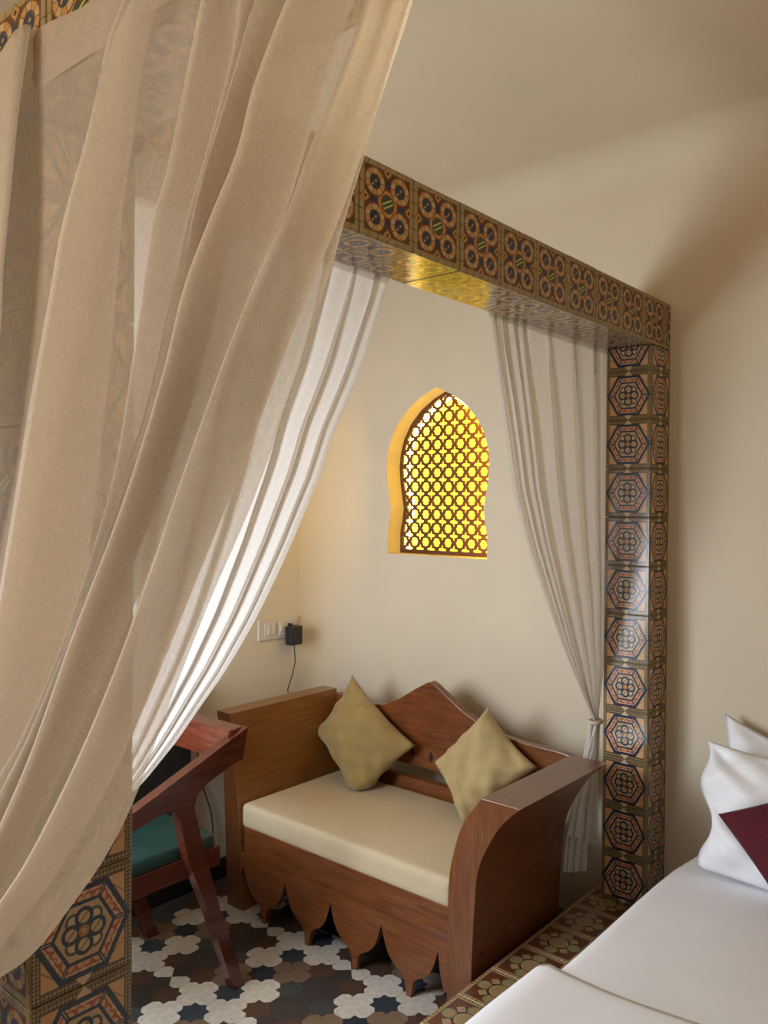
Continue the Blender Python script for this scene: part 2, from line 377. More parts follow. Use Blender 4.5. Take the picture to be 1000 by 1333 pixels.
# ------------------------------------------------------------------ tiles
TM={}
def tile_mesh(u0,u1,v0,v1,mat,th=.012,gap=.0012):
    k=(round(u0,4),round(u1,4),round(v0,4),round(v1,4),mat)
    if k in TM: return TM[k]
    bm=bmesh.new(); a,b,c,d=u0+gap,u1-gap,v0+gap,v1-gap; bv=.0018
    lo=[(a,c),(b,c),(b,d),(a,d)]; hi=[(a+bv,c+bv),(b-bv,c+bv),(b-bv,d-bv),(a+bv,d-bv)]
    r0=[bm.verts.new((*p,-th)) for p in lo]; r1=[bm.verts.new((*p,-bv)) for p in lo]; r2=[bm.verts.new((*p,0)) for p in hi]
    for p,q in ((r0,r1),(r1,r2)):
        for i in range(4): bm.faces.new((p[i],p[(i+1)%4],q[(i+1)%4],q[i]))
    bm.faces.new(r2); bm.faces.new(r0[::-1])
    me=bpy.data.meshes.new('tile'); bm.to_mesh(me); bm.free(); me.materials.append(M[mat]); TM[k]=me; return me
DIRS={'-y':((1,0,0),(0,0,1)),'+y':((-1,0,0),(0,0,1)),'-x':((0,-1,0),(0,0,1)),'+x':((0,1,0),(0,0,1)),'-z':((1,0,0),(0,-1,0)),'+z':((1,0,0),(0,1,0))}
def tile(parent,me,face,c,turn=0):
    u,v=[Vector(q) for q in DIRS[face]]
    for _ in range(turn): u,v=v,-u
    n=u.cross(v); o=bpy.data.objects.new('tile',me); link(o,parent)
    c=Vector(c)-Vector(parent.location)+n*rnd.uniform(-.0006,.0006)
    o.matrix_world=Matrix(((u.x,v.x,n.x,c.x),(u.y,v.y,n.y,c.y),(u.z,v.z,n.z,c.z),(0,0,0,1)))
    return o
def clip_tiles(parent,mat,face,org,a_axis,a0,a1,j0,pitch,v0,v1,vj=None,vp=None,turn=0,flip=1):
    """tiles along a_axis between a0..a1 with joints at j0+k*pitch, cut at the ends; rows likewise"""
    vj=v0 if vj is None else vj; vp=vp or (v1-v0)
    k=math.floor((a0-j0)/pitch+1e-6)
    while j0+k*pitch<a1-1e-4:
        s=j0+k*pitch; c=s+pitch/2; lo=max(s,a0)-c; hi=min(s+pitch,a1)-c; k+=1
        if hi-lo<.004: continue
        q=math.floor((v0-vj)/vp+1e-6)
        while vj+q*vp<v1-1e-4:
            t=vj+q*vp; d=t+vp/2; vl=max(t,v0)-d; vh=min(t+vp,v1)-d; q+=1
            if vh-vl<.004: continue
            uu,vv=[Vector(w_) for w_ in DIRS[face]]
            P=Vector(org); P[a_axis]=c; va=[i for i in range(3) if abs(vv[i])>.5][0]; P[va]=d
            sa=1 if uu[a_axis]>0 else -1; sv=1 if vv[va]>0 else -1
            ul,uh=(lo,hi) if sa>0 else (-hi,-lo); wl,wh=(vl,vh) if sv>0 else (-vh,-vl)
            tile(parent,tile_mesh(ul,uh,wl,wh,mat),face,P)
W=.175
def column(label,x0,x1,y0,zj,faces):
    t=thing('tiled_column',label,'column',((x0+x1)/2,y0+W/2,.159))
    y1=y0+W; th=.010
    o=mesh_obj('column_core',BX((x0+th,y0+th,.147),(x1-(th if '+x' in faces else 0),y1-th,2.232)),M['grout'],t); unparent_offset(o,t)
    for f in faces:
        mat=faces[f]
        if f in('-x','+x'): clip_tiles(t,mat,f,(x0 if f=='-x' else x1,0,0),1,y0,y1,(y0+y1)/2-.09,.18,.159,2.229,zj,.18)
        else: clip_tiles(t,mat,f,(0,y0 if f=='-y' else y1,0),0,x0,x1,(x0+x1)/2-.09,.18,.159,2.229,zj,.18)
    return t
column('tall tiled column against the plaster wall at the head of the bed',-.175,0,0,.159,{'-x':'hex','-y':'hex','+y':'hex'})
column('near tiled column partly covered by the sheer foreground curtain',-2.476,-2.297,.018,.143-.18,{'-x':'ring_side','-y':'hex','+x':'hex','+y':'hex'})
# main beam
bt=thing('tiled_beam','long tiled beam above the bench, running into the wall','beam',(-1.24,.095,2.23))
o=mesh_obj('beam_core',BX((-2.476+.01,.01,2.24),(0,.189-.01,2.393)),M['grout'],bt); unparent_offset(o,bt)
clip_tiles(bt,'ring_beam','-y',(0,0,0),0,-2.296,0,-.0596,TP,2.23,2.403)
clip_tiles(bt,'ring_beam','+y',(0,.189,0),0,-2.476,0,-.0596,TP,2.23,2.403)
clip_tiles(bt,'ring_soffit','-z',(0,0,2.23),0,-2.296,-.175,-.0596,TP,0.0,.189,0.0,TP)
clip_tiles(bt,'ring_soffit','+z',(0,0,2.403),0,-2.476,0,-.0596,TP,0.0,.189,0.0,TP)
# foot beam running towards the camera
ft=thing('tiled_beam','tiled beam at upper left, above the gathered foreground curtain','beam',(-2.41,-1.2,2.23))
o=mesh_obj('beam_core',BX((-2.48,-2.6,2.24),(-2.342,.01,2.393)),M['grout'],ft); unparent_offset(o,ft)
clip_tiles(ft,'ring_beam','-x',(-2.490,0,0),1,-2.6,.189,.138,TP,2.23,2.403)
clip_tiles(ft,'ring_beam','+x',(-2.332,0,0),1,-2.6,0,0,TP,2.23,2.403)
k=0; y=0
while y>-2.58:
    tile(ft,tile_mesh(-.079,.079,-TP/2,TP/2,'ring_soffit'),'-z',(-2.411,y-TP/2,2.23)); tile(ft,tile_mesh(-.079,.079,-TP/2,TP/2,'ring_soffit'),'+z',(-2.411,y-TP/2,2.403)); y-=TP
    if y-TP<-2.62: break
# platform edge tiles
lt=thing('tiled_ledge','patterned tile ledge along the bed, beside the bench','ledge',(-1.4,.1,.147))
clip_tiles(lt,'ledge','+z',(0,0,.159),0,-2.9,0,-1.2267,.186,-.143,.229,-.143,.186)
o=mesh_obj('ledge_riser',BX((-2.9,.222,0),(0,.2275,.156)),M['grout'],lt); unparent_offset(o,lt)
# ------------------------------------------------------------------ window
wt=bpy.data.objects.new('window_1',None); link(wt); wt['kind']='structure'; wt['label']='small pointed horseshoe window with a star and cross lattice, glowing yellow'
def window_grille():
    polys=[]
    def spl(pts):
        pts=list(pts); A=sum(pts[i][0]*pts[(i+1)%len(pts)][1]-pts[(i+1)%len(pts)][0]*pts[i][1] for i in range(len(pts)))
        polys.append(pts if A>0 else pts[::-1])
    oo=[(y-YC,z-1.398) for y,z in OPEN][::-1]; spl(oo)
    H=[(a,z-1.398) for a,z in half]
    def hw(z,m=.016):
        if z<.018 or z>.787-m*1.6: return -1
        for (a,p),(b,q) in zip(H,H[1:]):
            if p<=z<=q: 
                sl=(b-a)/max(q-p,1e-6); return a+(b-a)*(z-p)/max(q-p,1e-6)-m*math.sqrt(1+sl*sl)
        return -1
    sp=.0672; holes=[]
    def star(cx,cz,r1,r2,n=8): return [(cx+(r1 if k%2==0 else r2)*math.cos(math.pi*k/n+.0),cz+(r1 if k%2==0 else r2)*math.sin(math.pi*k/n)) for k in range(2*n)]
    def quatre(cx,cz):
        P=[]
        for q in range(4):
            a=math.pi/2*q; 
            for (dx,dy) in ((.0235,-.004),(.0265,0),(.0235,.004),(.017,.0078),(.010,.0075),(.0078,.0078)):
                P.append((cx+dx*math.cos(a)-dy*math.sin(a),cz+dx*math.sin(a)+dy*math.cos(a)))
        return P
    for j in range(-1,14):
        for i in range(-6,7):
            holes.append(star(i*sp,.058+j*sp,.0245,.0205)); holes.append(quatre((i+.5)*sp,.024+j*sp))
    for h in holes:
        q=[]; 
        for (x_,z_) in h:
            z2=max(z_,.019); w_=hw(z2)
            if w_<0: continue
            x2=max(-w_,min(w_,x_)); q.append((x2,z2))
        if len(q)<4: continue
        A=abs(sum(q[i][0]*q[(i+1)%len(q)][1]-q[(i+1)%len(q)][0]*q[i][1] for i in range(len(q))))/2
        if A<.00010: continue
        r=[q[0]]
        for p in q[1:]:
            if abs(p[0]-r[-1][0])+abs(p[1]-r[-1][1])>1e-5: r.append(p)
        spl(r)
    from mathutils.geometry import delaunay_2d_cdt
    vs=[];fc=[]
    for L_ in polys:
        fc.append(list(range(len(vs),len(vs)+len(L_)))); vs+=[Vector(q) for q in L_]
    V2,E2,F2_,_,_,OF=delaunay_2d_cdt(vs,[],fc,1,1e-6)
    bm=bmesh.new(); keep=[f for f,o_ in zip(F2_,OF) if o_==[0]]
    for sgn in (1,-1):
        vv=[bm.verts.new((q.x,q.y,.006*sgn)) for q in V2]
        for f in keep:
            try: bm.faces.new([vv[k] for k in (f if sgn>0 else f[::-1])])
            except ValueError: pass
        if sgn>0: top_=vv
        else: bot_=vv
    from collections import Counter
    ec=Counter(); 
    for f in keep:
        for a,b in zip(f,f[1:]+f[:1]): ec[(min(a,b),max(a,b))]+=1
    for f in keep:
        for a,b in zip(f,f[1:]+f[:1]):
            if ec[(min(a,b),max(a,b))]==1: bm.faces.new((top_[b],top_[a],bot_[a],bot_[b]))
    for v in [v for v in bm.verts if not v.link_faces]: bm.verts.remove(v)
    me=bpy.data.meshes.new('lattice_screen'); bm.to_mesh(me); bm.free()
    me.materials.append(M['grille'])
    o=bpy.data.objects.new('lattice_screen',me); link(o,wt)
    # local x -> world -y... keep the shape symmetric: x->y, y->z, z->x
    o.matrix_world=Matrix(((0,0,1,.105),(1,0,0,YC),(0,1,0,1.398),(0,0,0,1))); return o
M['grille']=plain('dark_wood_screen',(.10,.030,.008),.5)
window_grille()
def emis(name,col,s):
    m,nt,b=newmat(name); b.inputs['Base Color'].default_value=(*col,1); b.inputs['Emission Color'].default_value=(*col,1); b.inputs['Emission Strength'].default_value=s; return m
M['pane']=emis('yellow_lit_pane',(1.0,.74,.05),1.5); M['led']=emis('light_strip',(1,.84,.40),14)
bm=bmesh.new(); prism(bm,[(y,z) for y,z in OPEN],0,.19,.196); mesh_obj('pane',bm,M['pane'],wt)
bm=bmesh.new(); tube(bm,[(.160,YC+(y-YC)*.955,1.41+(z-1.398)*.965) for y,z in OPEN[len(OPEN)//2:]],.0075); mesh_obj('light_strip',bm,M['led'],wt,True)
bm=bmesh.new(); tube(bm,[(.040,YC+(y-YC)*.965,1.41+(z-1.398)*.97) for y,z in OPEN[:len(OPEN)//2]],.005)
M['reveal_fill']=emis('amber_reveal_fill',(1,.66,.03),60); mesh_obj('light_strip',bm,M['reveal_fill'],wt,True)  # hidden glowing strip, added only to turn the left reveal yellow
# ------------------------------------------------------------------ curtains
def curtain_mesh(curves,depth,axis,plane,nt_=70,sub=5,ripple=0,seed=1,sgn=1):
    """curves: polylines (a,z) from rod to tie, left to right order along the cloth; depth[i] offset out of the plane"""
    rr=random.Random(seed)
    def resample(P,n):
        out=[];k=0; z0,z1=P[0][1],P[-1][1]
        for i in range(n+1):
            z=z0+(z1-z0)*i/n
            while k<len(P)-2 and P[k+1][1]>z: k+=1
            t=(P[k][1]-z)/max(P[k][1]-P[k+1][1],1e-9); t=min(max(t,0),1); out.append((P[k][0]+(P[k+1][0]-P[k][0])*t,z))
        return out
    C=[resample(catmull(c,6),nt_) for c in curves]; bm=bmesh.new(); rows=[]
    for i in range(nt_+1):
        t=i/nt_; damp=1-.55*t
        ctrl=[(C[k][i][0],C[k][i][1],depth[k]*(.35+.65*min(t*4,1))*damp) for k in range(len(C))]
        line=catmull(ctrl,sub); row=[]
        for m_,(a,z,d) in enumerate(line):
            d+=ripple*math.sin(m_*1.7+t*9+seed)*(1-t)+ripple*7*math.exp(-t*7)*math.sin(m_*1.15+.8*math.sin(m_*.31)+seed)
            row.append(bm.verts.new((plane+sgn*d,a,z) if axis==0 else (a,plane+sgn*d,z)))
        rows.append(row)
    for p,q in zip(rows,rows[1:]):
        for k in range(len(p)-1): bm.faces.new((p[k],p[k+1],q[k+1],q[k]))
    return bm
HZ=2.285
def top(P,y=None):      # carry the fold line on up to the rod
    P=[q for q in P if q[1]<HZ-.02]; (a,b),(c,d)=P[0],P[min(2,len(P)-1)]
    sl=max(-.65,min(.05,(a-c)/(b-d))); return [(a+sl*(HZ-b),HZ)]+P
RE=[(-0.81,2.2),(-0.779,2.107),(-0.76,2.076),(-0.735,2.021),(-0.709,1.958),(-0.681,1.896),(-0.667,1.862),(-0.618,1.762),(-0.558,1.649),(-0.483,1.533),(-0.407,1.403),(-0.346,1.292),(-0.288,1.211),(-0.215,1.131),(-0.103,1.02),(0.0,0.946),(0.10,0.885)]
F6=[(-0.745,2.121),(-0.737,2.085),(-0.719,2.041),(-0.666,1.953),(-0.644,1.915),(-0.57,1.818),(-0.472,1.66),(-0.42,1.571),(-0.337,1.437),(-0.233,1.294),(-0.114,1.151),(0.001,1.034),(0.10,0.905)]
F5=[(-0.672,2.159),(-0.638,2.123),(-0.59,2.048),(-0.566,1.978),(-0.492,1.874),(-0.447,1.777),(-0.367,1.64),(-0.25,1.474),(-0.134,1.299),(0.001,1.12),(0.105,0.93)]
F4=[(-0.599,2.191),(-0.581,2.145),(-0.555,2.071),(-0.501,1.946),(-0.47,1.831),(-0.398,1.683),(-0.284,1.507),(-0.175,1.343),(-0.069,1.204),(0.001,1.124),(0.11,0.95)]
F3=[(-0.571,2.203),(-0.563,2.152),(-0.554,2.086),(-0.515,1.986),(-0.486,1.926),(-0.419,1.757),(-0.351,1.648),(-0.259,1.505),(-0.134,1.335),(0.001,1.175),(0.115,0.965)]
F2R=[(-0.535,2.242),(-0.522,2.168),(-0.514,2.067),(-0.506,1.988),(-0.489,1.928),(-0.433,1.788),(-0.375,1.675),(-0.327,1.602),(-0.236,1.462),(-0.123,1.318),(-0.011,1.2),(0.118,.97)]
F2=[(-0.516,2.25),(-0.497,2.178),(-0.468,2.081),(-0.444,1.993),(-0.423,1.95),(-0.38,1.793),(-0.345,1.684),(-0.302,1.601),(-0.213,1.459),(-0.102,1.319),(0.001,1.209),(0.12,.975)]
F1R=[(-0.378,2.276),(-0.363,2.229),(-0.335,2.181),(-0.308,2.08),(-0.282,2.003),(-0.269,1.9),(-0.249,1.762),(-0.224,1.62),(-0.194,1.498),(-0.102,1.329),(0.026,1.18),(0.123,.985)]
F1=[(-0.37,2.28),(-0.344,2.237),(-0.307,2.19),(-0.273,2.09),(-0.232,2.002),(-0.199,1.911),(-0.14,1.77),(-0.083,1.617),(-0.033,1.483),(0.027,1.328),(0.125,.99)]
F0R=[(-0.133,2.296),(-0.112,2.264),(-0.102,2.174),(-0.094,2.018),(-0.073,1.862),(-0.025,1.681),(0.04,1.498),(0.128,1.0)]
F0=[(-0.041,2.289),(-0.018,2.242),(0.03,2.044),(0.107,1.824),(0.161,1.464),(0.135,1.01)]
def mix(a,b,s,n=24):
    def rs(P):
        L=[0]
        for p,q in zip(P,P[1:]): L.append(L[-1]+math.dist(p,q))
        out=[]
        for i in range(n+1):
            d=L[-1]*i/n; k=0
            while k<len(P)-2 and L[k+1]<d: k+=1
            t=(d-L[k])/max(L[k+1]-L[k],1e-9); out.append((P[k][0]+(P[k+1][0]-P[k][0])*t,P[k][1]+(P[k+1][1]-P[k][1])*t))
        return out
    A,B=rs(a),rs(b); return [(p[0]+(q[0]-p[0])*s,p[1]+(q[1]-p[1])*s) for p,q in zip(A,B)]
def tails(ends,ctr,spread,z0,n):   # cloth hanging on below the tie
    out=[]
    for k,(a,z) in enumerate(ends):
        u=k/(len(ends)-1)-.5; out.append([(a,z),(ctr+(a-ctr)*.6+u*spread*.3,z-.10),(ctr+u*spread*.7,z-.30),(ctr+u*spread,z0+.03*math.sin(k*1.9))])
    return out
LFT=[(.185,HZ),(.19,2.0),(.19,1.6),(.18,1.2),(.14,1.02)]
LF2=[(a+.012,z) for a,z in LFT]
A=[LFT,top(F0R,-.05),mix(LF2,top(F0R,-.055),.5),LF2,mix(top(F0R,-.06),top(F1,-.30),.35),top(F1R,-.335),top(F1,-.315),mix(top(F1R,-.345),top(F2,-.50),.55),top(F2R,-.545),top(F2,-.515),mix(top(F2R,-.545),top(F3,-.60),.5),
   top(mix(F3,F4,.75),-.63),top(F3,-.60),top(mix(F4,F5,.35),-.67),top(F4,-.64),mix(top(F4,-.64),top(F5,-.74),.6),top(mix(F5,F6,.35),-.775),top(F5,-.745),mix(top(F5,-.745),top(F6,-.84),.6),top(mix(F6,RE,.35),-.86),top(F6,-.835),mix(top(F6,-.835),top(RE,-.93),.6),top(RE,-.93)]
dep=[.0,.045,.015,-.020,.0,-.022,.036,.000,-.022,.036,.000,-.022,.040,-.016,.040,.004,-.022,.044,.004,-.022,.040,.010,.0]
M['voile']=cloth('sheer_curtain',(.75,.67,.575),.37)
M['voile_w']=cloth('sheer_white_curtain',(.88,.84,.79),.11)
M['tie']=plain('tieback_cloth',(.62,.52,.40),.9)
c1=thing('curtain','large beige sheer curtain sweeping down across the near tiled column','curtain',(-2.53,-.3,HZ))
def cadd(parent,name,bm,mat):
    o=mesh_obj(name,bm,mat,parent,True); unparent_offset(o,parent); return o
PX=-2.53
cadd(c1,'curtain_cloth',curtain_mesh(A,dep,0,PX,90,6,.0012,1,-1),M['voile'])
# stitched heading: a second layer over the top ten centimetres
def heading(curves,dz): 
    out=[]
    for c in curves:
        P=[]; zt=c[0][1]
        for (a,b),(p,q) in zip(c,c[1:]):
            P.append((a,b))
            if q<zt-dz:
                t=(b-(zt-dz))/(b-q); P.append((a+(p-a)*t,zt-dz)); break
        out.append(P)
    return out
def scale_depth(d,k): return [q*k for q in d]
cadd(c1,'heading',curtain_mesh(heading(A,.075),[q*.36-.003 for q in dep],0,PX,6,6,.0012,1,-1),M['voile'])
ends=[c[-1] for c in A]
tl=tails(ends,.16,.34,.19,1)
cadd(c1,'tail',curtain_mesh(tl,[d*.9 for d in dep],0,PX,24,4,.001,3,-1),M['voile'])
bm=bmesh.new(); tube(bm,[(PX+.045*math.cos(a),.11+.062*math.sin(a)*1.0,.945+.02*math.cos(a)) for a in [i*math.pi/10 for i in range(21)]],.012,8); cadd(c1,'tieback',bm,M['tie'])
# curtain by the near column, seen beyond the first one
PY=.215
def fan(Lc,Rc,ss):
    """lapped pleats (start, width) between two edge curves"""
    out=[Lc]; dp=[0]
    for k,(s,w_) in enumerate(ss):
        out+= [mix(Lc,Rc,min(s+w_,.995)),mix(Lc,Rc,s)]; dp+=[.012,-.014]
        nx=ss[k+1][0]+ss[k+1][1] if k+1<len(ss) else 1
        out.append(mix(Lc,Rc,s+(nx-s)*.5)); dp.append(.003)
    out.append(Rc); dp.append(0); return out,dp
C2R=[(-1.385,2.285),(-1.433,2.159),(-1.521,1.967),(-1.605,1.825),(-1.658,1.709),(-1.758,1.536),(-1.851,1.393),(-1.938,1.285),(-2.015,1.207),(-2.067,1.154),(-2.104,1.123),(-2.14,1.093),(-2.174,1.071),(-2.216,1.053),(-2.245,1.04)]
C2L=[(-2.275,2.285),(-2.28,1.9),(-2.28,1.5),(-2.277,1.2),(-2.265,1.06)]
c2=thing('curtain','white sheer curtain drawn back beside the near column, seen behind the beige one','curtain',(-2.0,PY,2.229))
A2,d2=fan(C2L,C2R,[(.08,.02),(.27,.025),(.46,.015),(.60,.02),(.72,.03),(.84,.012),(.93,.02)])
cadd(c2,'curtain_cloth',curtain_mesh(A2,d2,1,PY,70,4,.001,2),M['voile_w'])
cadd(c2,'heading',curtain_mesh(heading(A2,.06),[q*.36-.003 for q in d2],1,PY,5,4,.001,2),M['voile_w'])
cadd(c2,'tail',curtain_mesh(tails([c[-1] for c in A2],-2.27,.0,.05,1) if 0 else tails([c[-1] for c in A2],-2.24,.16,.04,1),d2,1,PY,20,3,.001,5),M['voile_w'])
# curtain beside the far column
C3L=[(-0.945,2.285),(-0.885,2.069),(-0.824,1.88),(-0.765,1.685),(-0.674,1.507),(-0.568,1.345),(-0.426,1.142),(-0.274,0.951),(-0.165,0.82)]
C3R=[(-.045,2.285),(-.05,1.8),(-.06,1.3),(-.09,1.0),(-.135,.81)]
c3=thing('curtain','cream sheer curtain drawn back to the tall column, behind the bench arm','curtain',(-.5,PY,2.229))
A3,d3=fan(C3L,C3R,[(.04,.02),(.09,.05),(.17,.04),(.23,.03),(.42,.03),(.64,.02),(.82,.03)])
cadd(c3,'curtain_cloth',curtain_mesh(A3,d3,1,PY,70,4,.001,4),M['voile_w'])
cadd(c3,'heading',curtain_mesh(heading(A3,.06),[q*.36-.003 for q in d3],1,PY,5,4,.001,4),M['voile_w'])
T3=[(-.165,.82),(-.24,.71),(-.34,.56),(-.385,.45)]; T3r=[(-.150,.81),(-.146,.7),(-.146,.5),(-.146,.33)]
A4,d4=fan(T3,T3r,[(.15,.1),(.5,.12),(.75,.1)]); cadd(c3,'tail',curtain_mesh(A4,d4,1,.205,24,4,.001,4),M['voile_w'])
T5=[(-.165,.82),(-.22,.66),(-.33,.48),(-.37,.30)]; T5r=[(-.150,.81),(-.16,.6),(-.17,.4),(-.18,.24)]
A5,d5=fan(T5,T5r,[(.12,.1),(.4,.12),(.7,.1)]); cadd(c3,'tail',curtain_mesh(A5,d5,1,.232,24,4,.001,6),M['voile_w'])
bm=bmesh.new(); tube(bm,[(-.158+.030*math.cos(a),PY+.022*math.sin(a),.815) for a in [i*math.pi/8 for i in range(17)]],.008,8); cadd(c3,'tieback',bm,M['tie'])
# ------------------------------------------------------------------ bench
bn=thing('bench','reddish wooden settee with scalloped apron and peaked back, under the window','bench',(-.6,.9,0))
def part(name,bm,mat,parent,smooth=False):
    o=mesh_obj(name,bm,mat,parent,smooth); unparent_offset(o,parent); return o
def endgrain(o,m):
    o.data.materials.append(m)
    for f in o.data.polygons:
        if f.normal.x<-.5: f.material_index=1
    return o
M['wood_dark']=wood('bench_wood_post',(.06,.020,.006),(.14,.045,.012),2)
# curved near arm: profile in (y,z)
inn=catmull([(.365,-.03),(.364,.155),(.360,.405),(.329,.542),(.294,.626),(.222,.724)],5)
out_=catmull([(.268,-.03),(.268,.155),(.258,.362),(.244,.476),(.206,.567),(.150,.655),(.080,.724)],5)
bm=bmesh.new(); prism(bm,inn+out_[::-1],0,-.905,-.33,.003)
for v in bm.verts:      # the top leans forward and its back end is cut off at a slant
    if v.co.x<-.6: v.co.x-=.02*max(0,(v.co.z-.4)/.32)
endgrain(part('side_panel',bm,M['wood_x'],bn),M['wood_z'])
prof=[(1.398,-.03),(1.435,.40),(1.487,.765),(1.575,.765),(1.53,.55),(1.500,-.03)]
bm=bmesh.new(); prism(bm,prof,0,-.895,-.255,.003); endgrain(part('side_panel',bm,M['wood_pale'],bn),M['wood_dark'])
# peaked back panel
bk=[(1.487,.500),(1.487,.745),(1.40,.735),(1.28,.725),(1.19,.738),(1.10,.778),(1.01,.835),(.945,.872),(.925,.878),(.900,.868),(.845,.832),(.75,.776),(.66,.737),(.56,.712),(.45,.704),(.30,.700),(.255,.692),(.30,.60),(.335,.50)]
part('backrest',PR(bk,0,-.262,-.225,.003),M['wood'],bn)
part('back_rail',BX((-.285,.355,.36),(-.245,1.46,.452),.004),M['wood'],bn)
for yy in (1.02,.92):
    part('diamond_inlay',PR([(yy-.012,.555),(yy,.578),(yy+.012,.555),(yy,.532)],0,-.2645,-.2600),M['black'],bn)
part('front_rail',BX((-.885,.358,.205),(-.855,1.405,.315),.003),M['wood'],bn)
part('back_leg',BX((-.30,.37,-.03),(-.255,.42,.37),.003),M['wood_z'],bn); part('back_leg',BX((-.30,1.36,-.03),(-.255,1.41,.37),.003),M['wood_z'],bn)
# scalloped apron
tips=[.524,.772,1.016,1.262]; hp=.1235; ap=[(1.402,.215)]
hpz=[(0.010,-.029),(.014,.006),(.022,.030),(.040,.045),(.064,.057),(.086,.078),(.101,.104),(.112,.134),(.1225,.170)]
ap.append((1.402,.12))
for t in tips[::-1]:
    for dy,z in hpz[::-1]: ap.append((t+dy,z))
    for dy,z in hpz: ap.append((t-dy,z))
ap+= [(.392,.10),(.378,.05),(.362,.045),(.362,.215)]
def ear(bm,pts,x0,x1):
    prism(bm,pts,0,x0,x1); bmesh.ops.triangulate(bm,faces=[f for f in bm.faces if len(f.verts)>4])
bm=bmesh.new(); ear(bm,ap,-.905,-.885); part('apron',bm,M['wood'],bn)
part('seat_board',BX((-.86,.36,.285),(-.25,1.41,.303)),M['wood'],bn)
cu=mesh_obj('bench_cushion',BX((-.885,.368,.304),(-.292,1.428,.405),.028,5),M['weave'],None,True)
for v in cu.data.vertices:
    v.co.z+=.006*math.sin((v.co.y-.37)/1.06*math.pi)*(1 if v.co.z>.36 else 0)
tag(cu,'long cream woven seat cushion lying on the wooden settee','cushion')
bm=bmesh.new()
def sheet(nx,ny,f,closed=True): pass
# ------------------------------------------------------------------ pillows
def pillow(name,T,Rr,B,L_,thick,mat,label,cat,pinch=.10,wr=.004,seed=1,group=None,seam=True,n=30,puff=2.2,wave=0,slump=0):
    """four corners in order around the cloth"""
    c=[Vector(T),Vector(Rr),Vector(B),Vector(L_)]; nrm=((c[2]-c[0]).cross(c[3]-c[1])).normalized()
    if nrm.dot(Vector((-3.08,-1.2,1.65))-c[0])<0: nrm=-nrm
    rr=random.Random(seed); ph=[rr.uniform(0,6.28) for _ in range(8)]; bm=bmesh.new(); grids=[]
    for side in (1,-1):
        G=[]
        for i in range(n+1):
            row=[]
            for j in range(n+1):
                u=i/n; v=j/n; a=2*u-1; b=2*v-1
                # edges bow inwards between the pointed corners
                uu=.5+.5*a*(1-pinch*(1-b*b)*abs(a)); vv=.5+.5*b*(1-pinch*(1-a*a)*abs(b))
                if wave: uu+=wave*math.sin(v*11+ph[0])*(abs(a)**6)*(-1 if a<0 else .3); 
                p=c[0]*(1-uu)*(1-vv)+c[1]*uu*(1-vv)+c[2]*uu*vv+c[3]*(1-uu)*vv
                h=max(0,(1-abs(a)**puff))**.6*max(0,(1-abs(b)**puff))**.6
                w_=wr*(math.sin(7*u+4*v+ph[1])+.7*math.sin(13*v-6*u+ph[2])+.5*math.sin(21*(u+v)+ph[3])+.4*math.sin(17*(u-v)+ph[4]))
                w_+=wr*1.6*abs(math.sin((u*9-v*14)+ph[5]+1.5*math.sin(u*5+ph[6])))*(abs(a)**2+abs(b)**2+max(0,u+v-1.1)*1.5)*.6
                p=p+nrm*side*(thick*.5*h+w_*min(1,h*3))
                if slump and p.z<slump: p.z=slump+(p.z-slump)*.06+.004*math.sin(u*9)
                row.append(p)
            G.append(row)
        grids.append(G)
    V=[[[None]*(n+1) for _ in range(n+1)] for _ in range(2)]
    for s in range(2):
        for i in range(n+1):
            for j in range(n+1):
                if s==1 and (i in(0,n) or j in(0,n)): V[1][i][j]=V[0][i][j]
                else: V[s][i][j]=bm.verts.new(grids[s][i][j])
    for s in range(2):
        for i in range(n):
            for j in range(n):
                q=[V[s][i][j],V[s][i+1][j],V[s][i+1][j+1],V[s][i][j+1]]
                bm.faces.new(q if s==0 else q[::-1])
    bmesh.ops.recalc_face_normals(bm,faces=bm.faces)
    o=mesh_obj(name,bm,mat,None,True); tag(o,label,cat,group); return o
pillow('scatter_cushion',(-.285,1.362,.852),(-.325,.955,.612),(-.47,1.16,.335),(-.375,1.50,.585),.16,M['mustard'],'olive mustard cushion standing on its corner at the left end of the settee','cushion',seed=3,wr=.008,slump=.414)
pillow('scatter_cushion',(-.275,.624,.825),(-.31,.375,.640),(-.45,.618,.372),(-.38,.815,.585),.15,M['mustard2'],'paler mustard cushion leaning beside the near arm of the settee','cushion',seed=8,wr=.009,slump=.414)
# ------------------------------------------------------------------ chair
ch=thing('armchair','dark red-brown wooden chair with green seat, left of the settee','chair',(-1.5,1.2,0))
side=[(-1.249,.880),(-1.272,.775),(-1.325,.765),(-1.425,.728),(-1.460,.700),(-1.470,.665),(-1.439,.547),(-1.367,.308),(-1.256,.0),(-1.303,.0),(-1.405,.285),(-1.492,.500),(-1.517,.608),(-1.528,.650),(-1.545,.672),(-1.580,.680),(-1.683,.657),(-1.86,.615),(-1.90,.60),(-1.915,.56),(-1.90,.30),(-1.885,.0),(-1.925,.0),(-1.955,.30),(-1.965,.58),(-1.955,.640),(-1.92,.668),(-1.684,.713)]
for y0,y1 in ((.955,.995),(1.455,1.495)):
    bm=bmesh.new(); prism(bm,[(p[0],p[1]) for p in side],1,y0,y1); bmesh.ops.triangulate(bm,faces=[f for f in bm.faces if len(f.verts)>4])
    part('side_frame',bm,M['chair'],ch)
def hexa(bm,P):
    v=[bm.verts.new(p) for p in P]
    for f in ((0,1,2,3),(7,6,5,4),(0,4,5,1),(1,5,6,2),(2,6,7,3),(3,7,4,0)): bm.faces.new([v[i] for i in f])
    bmesh.ops.recalc_face_normals(bm,faces=bm.faces)
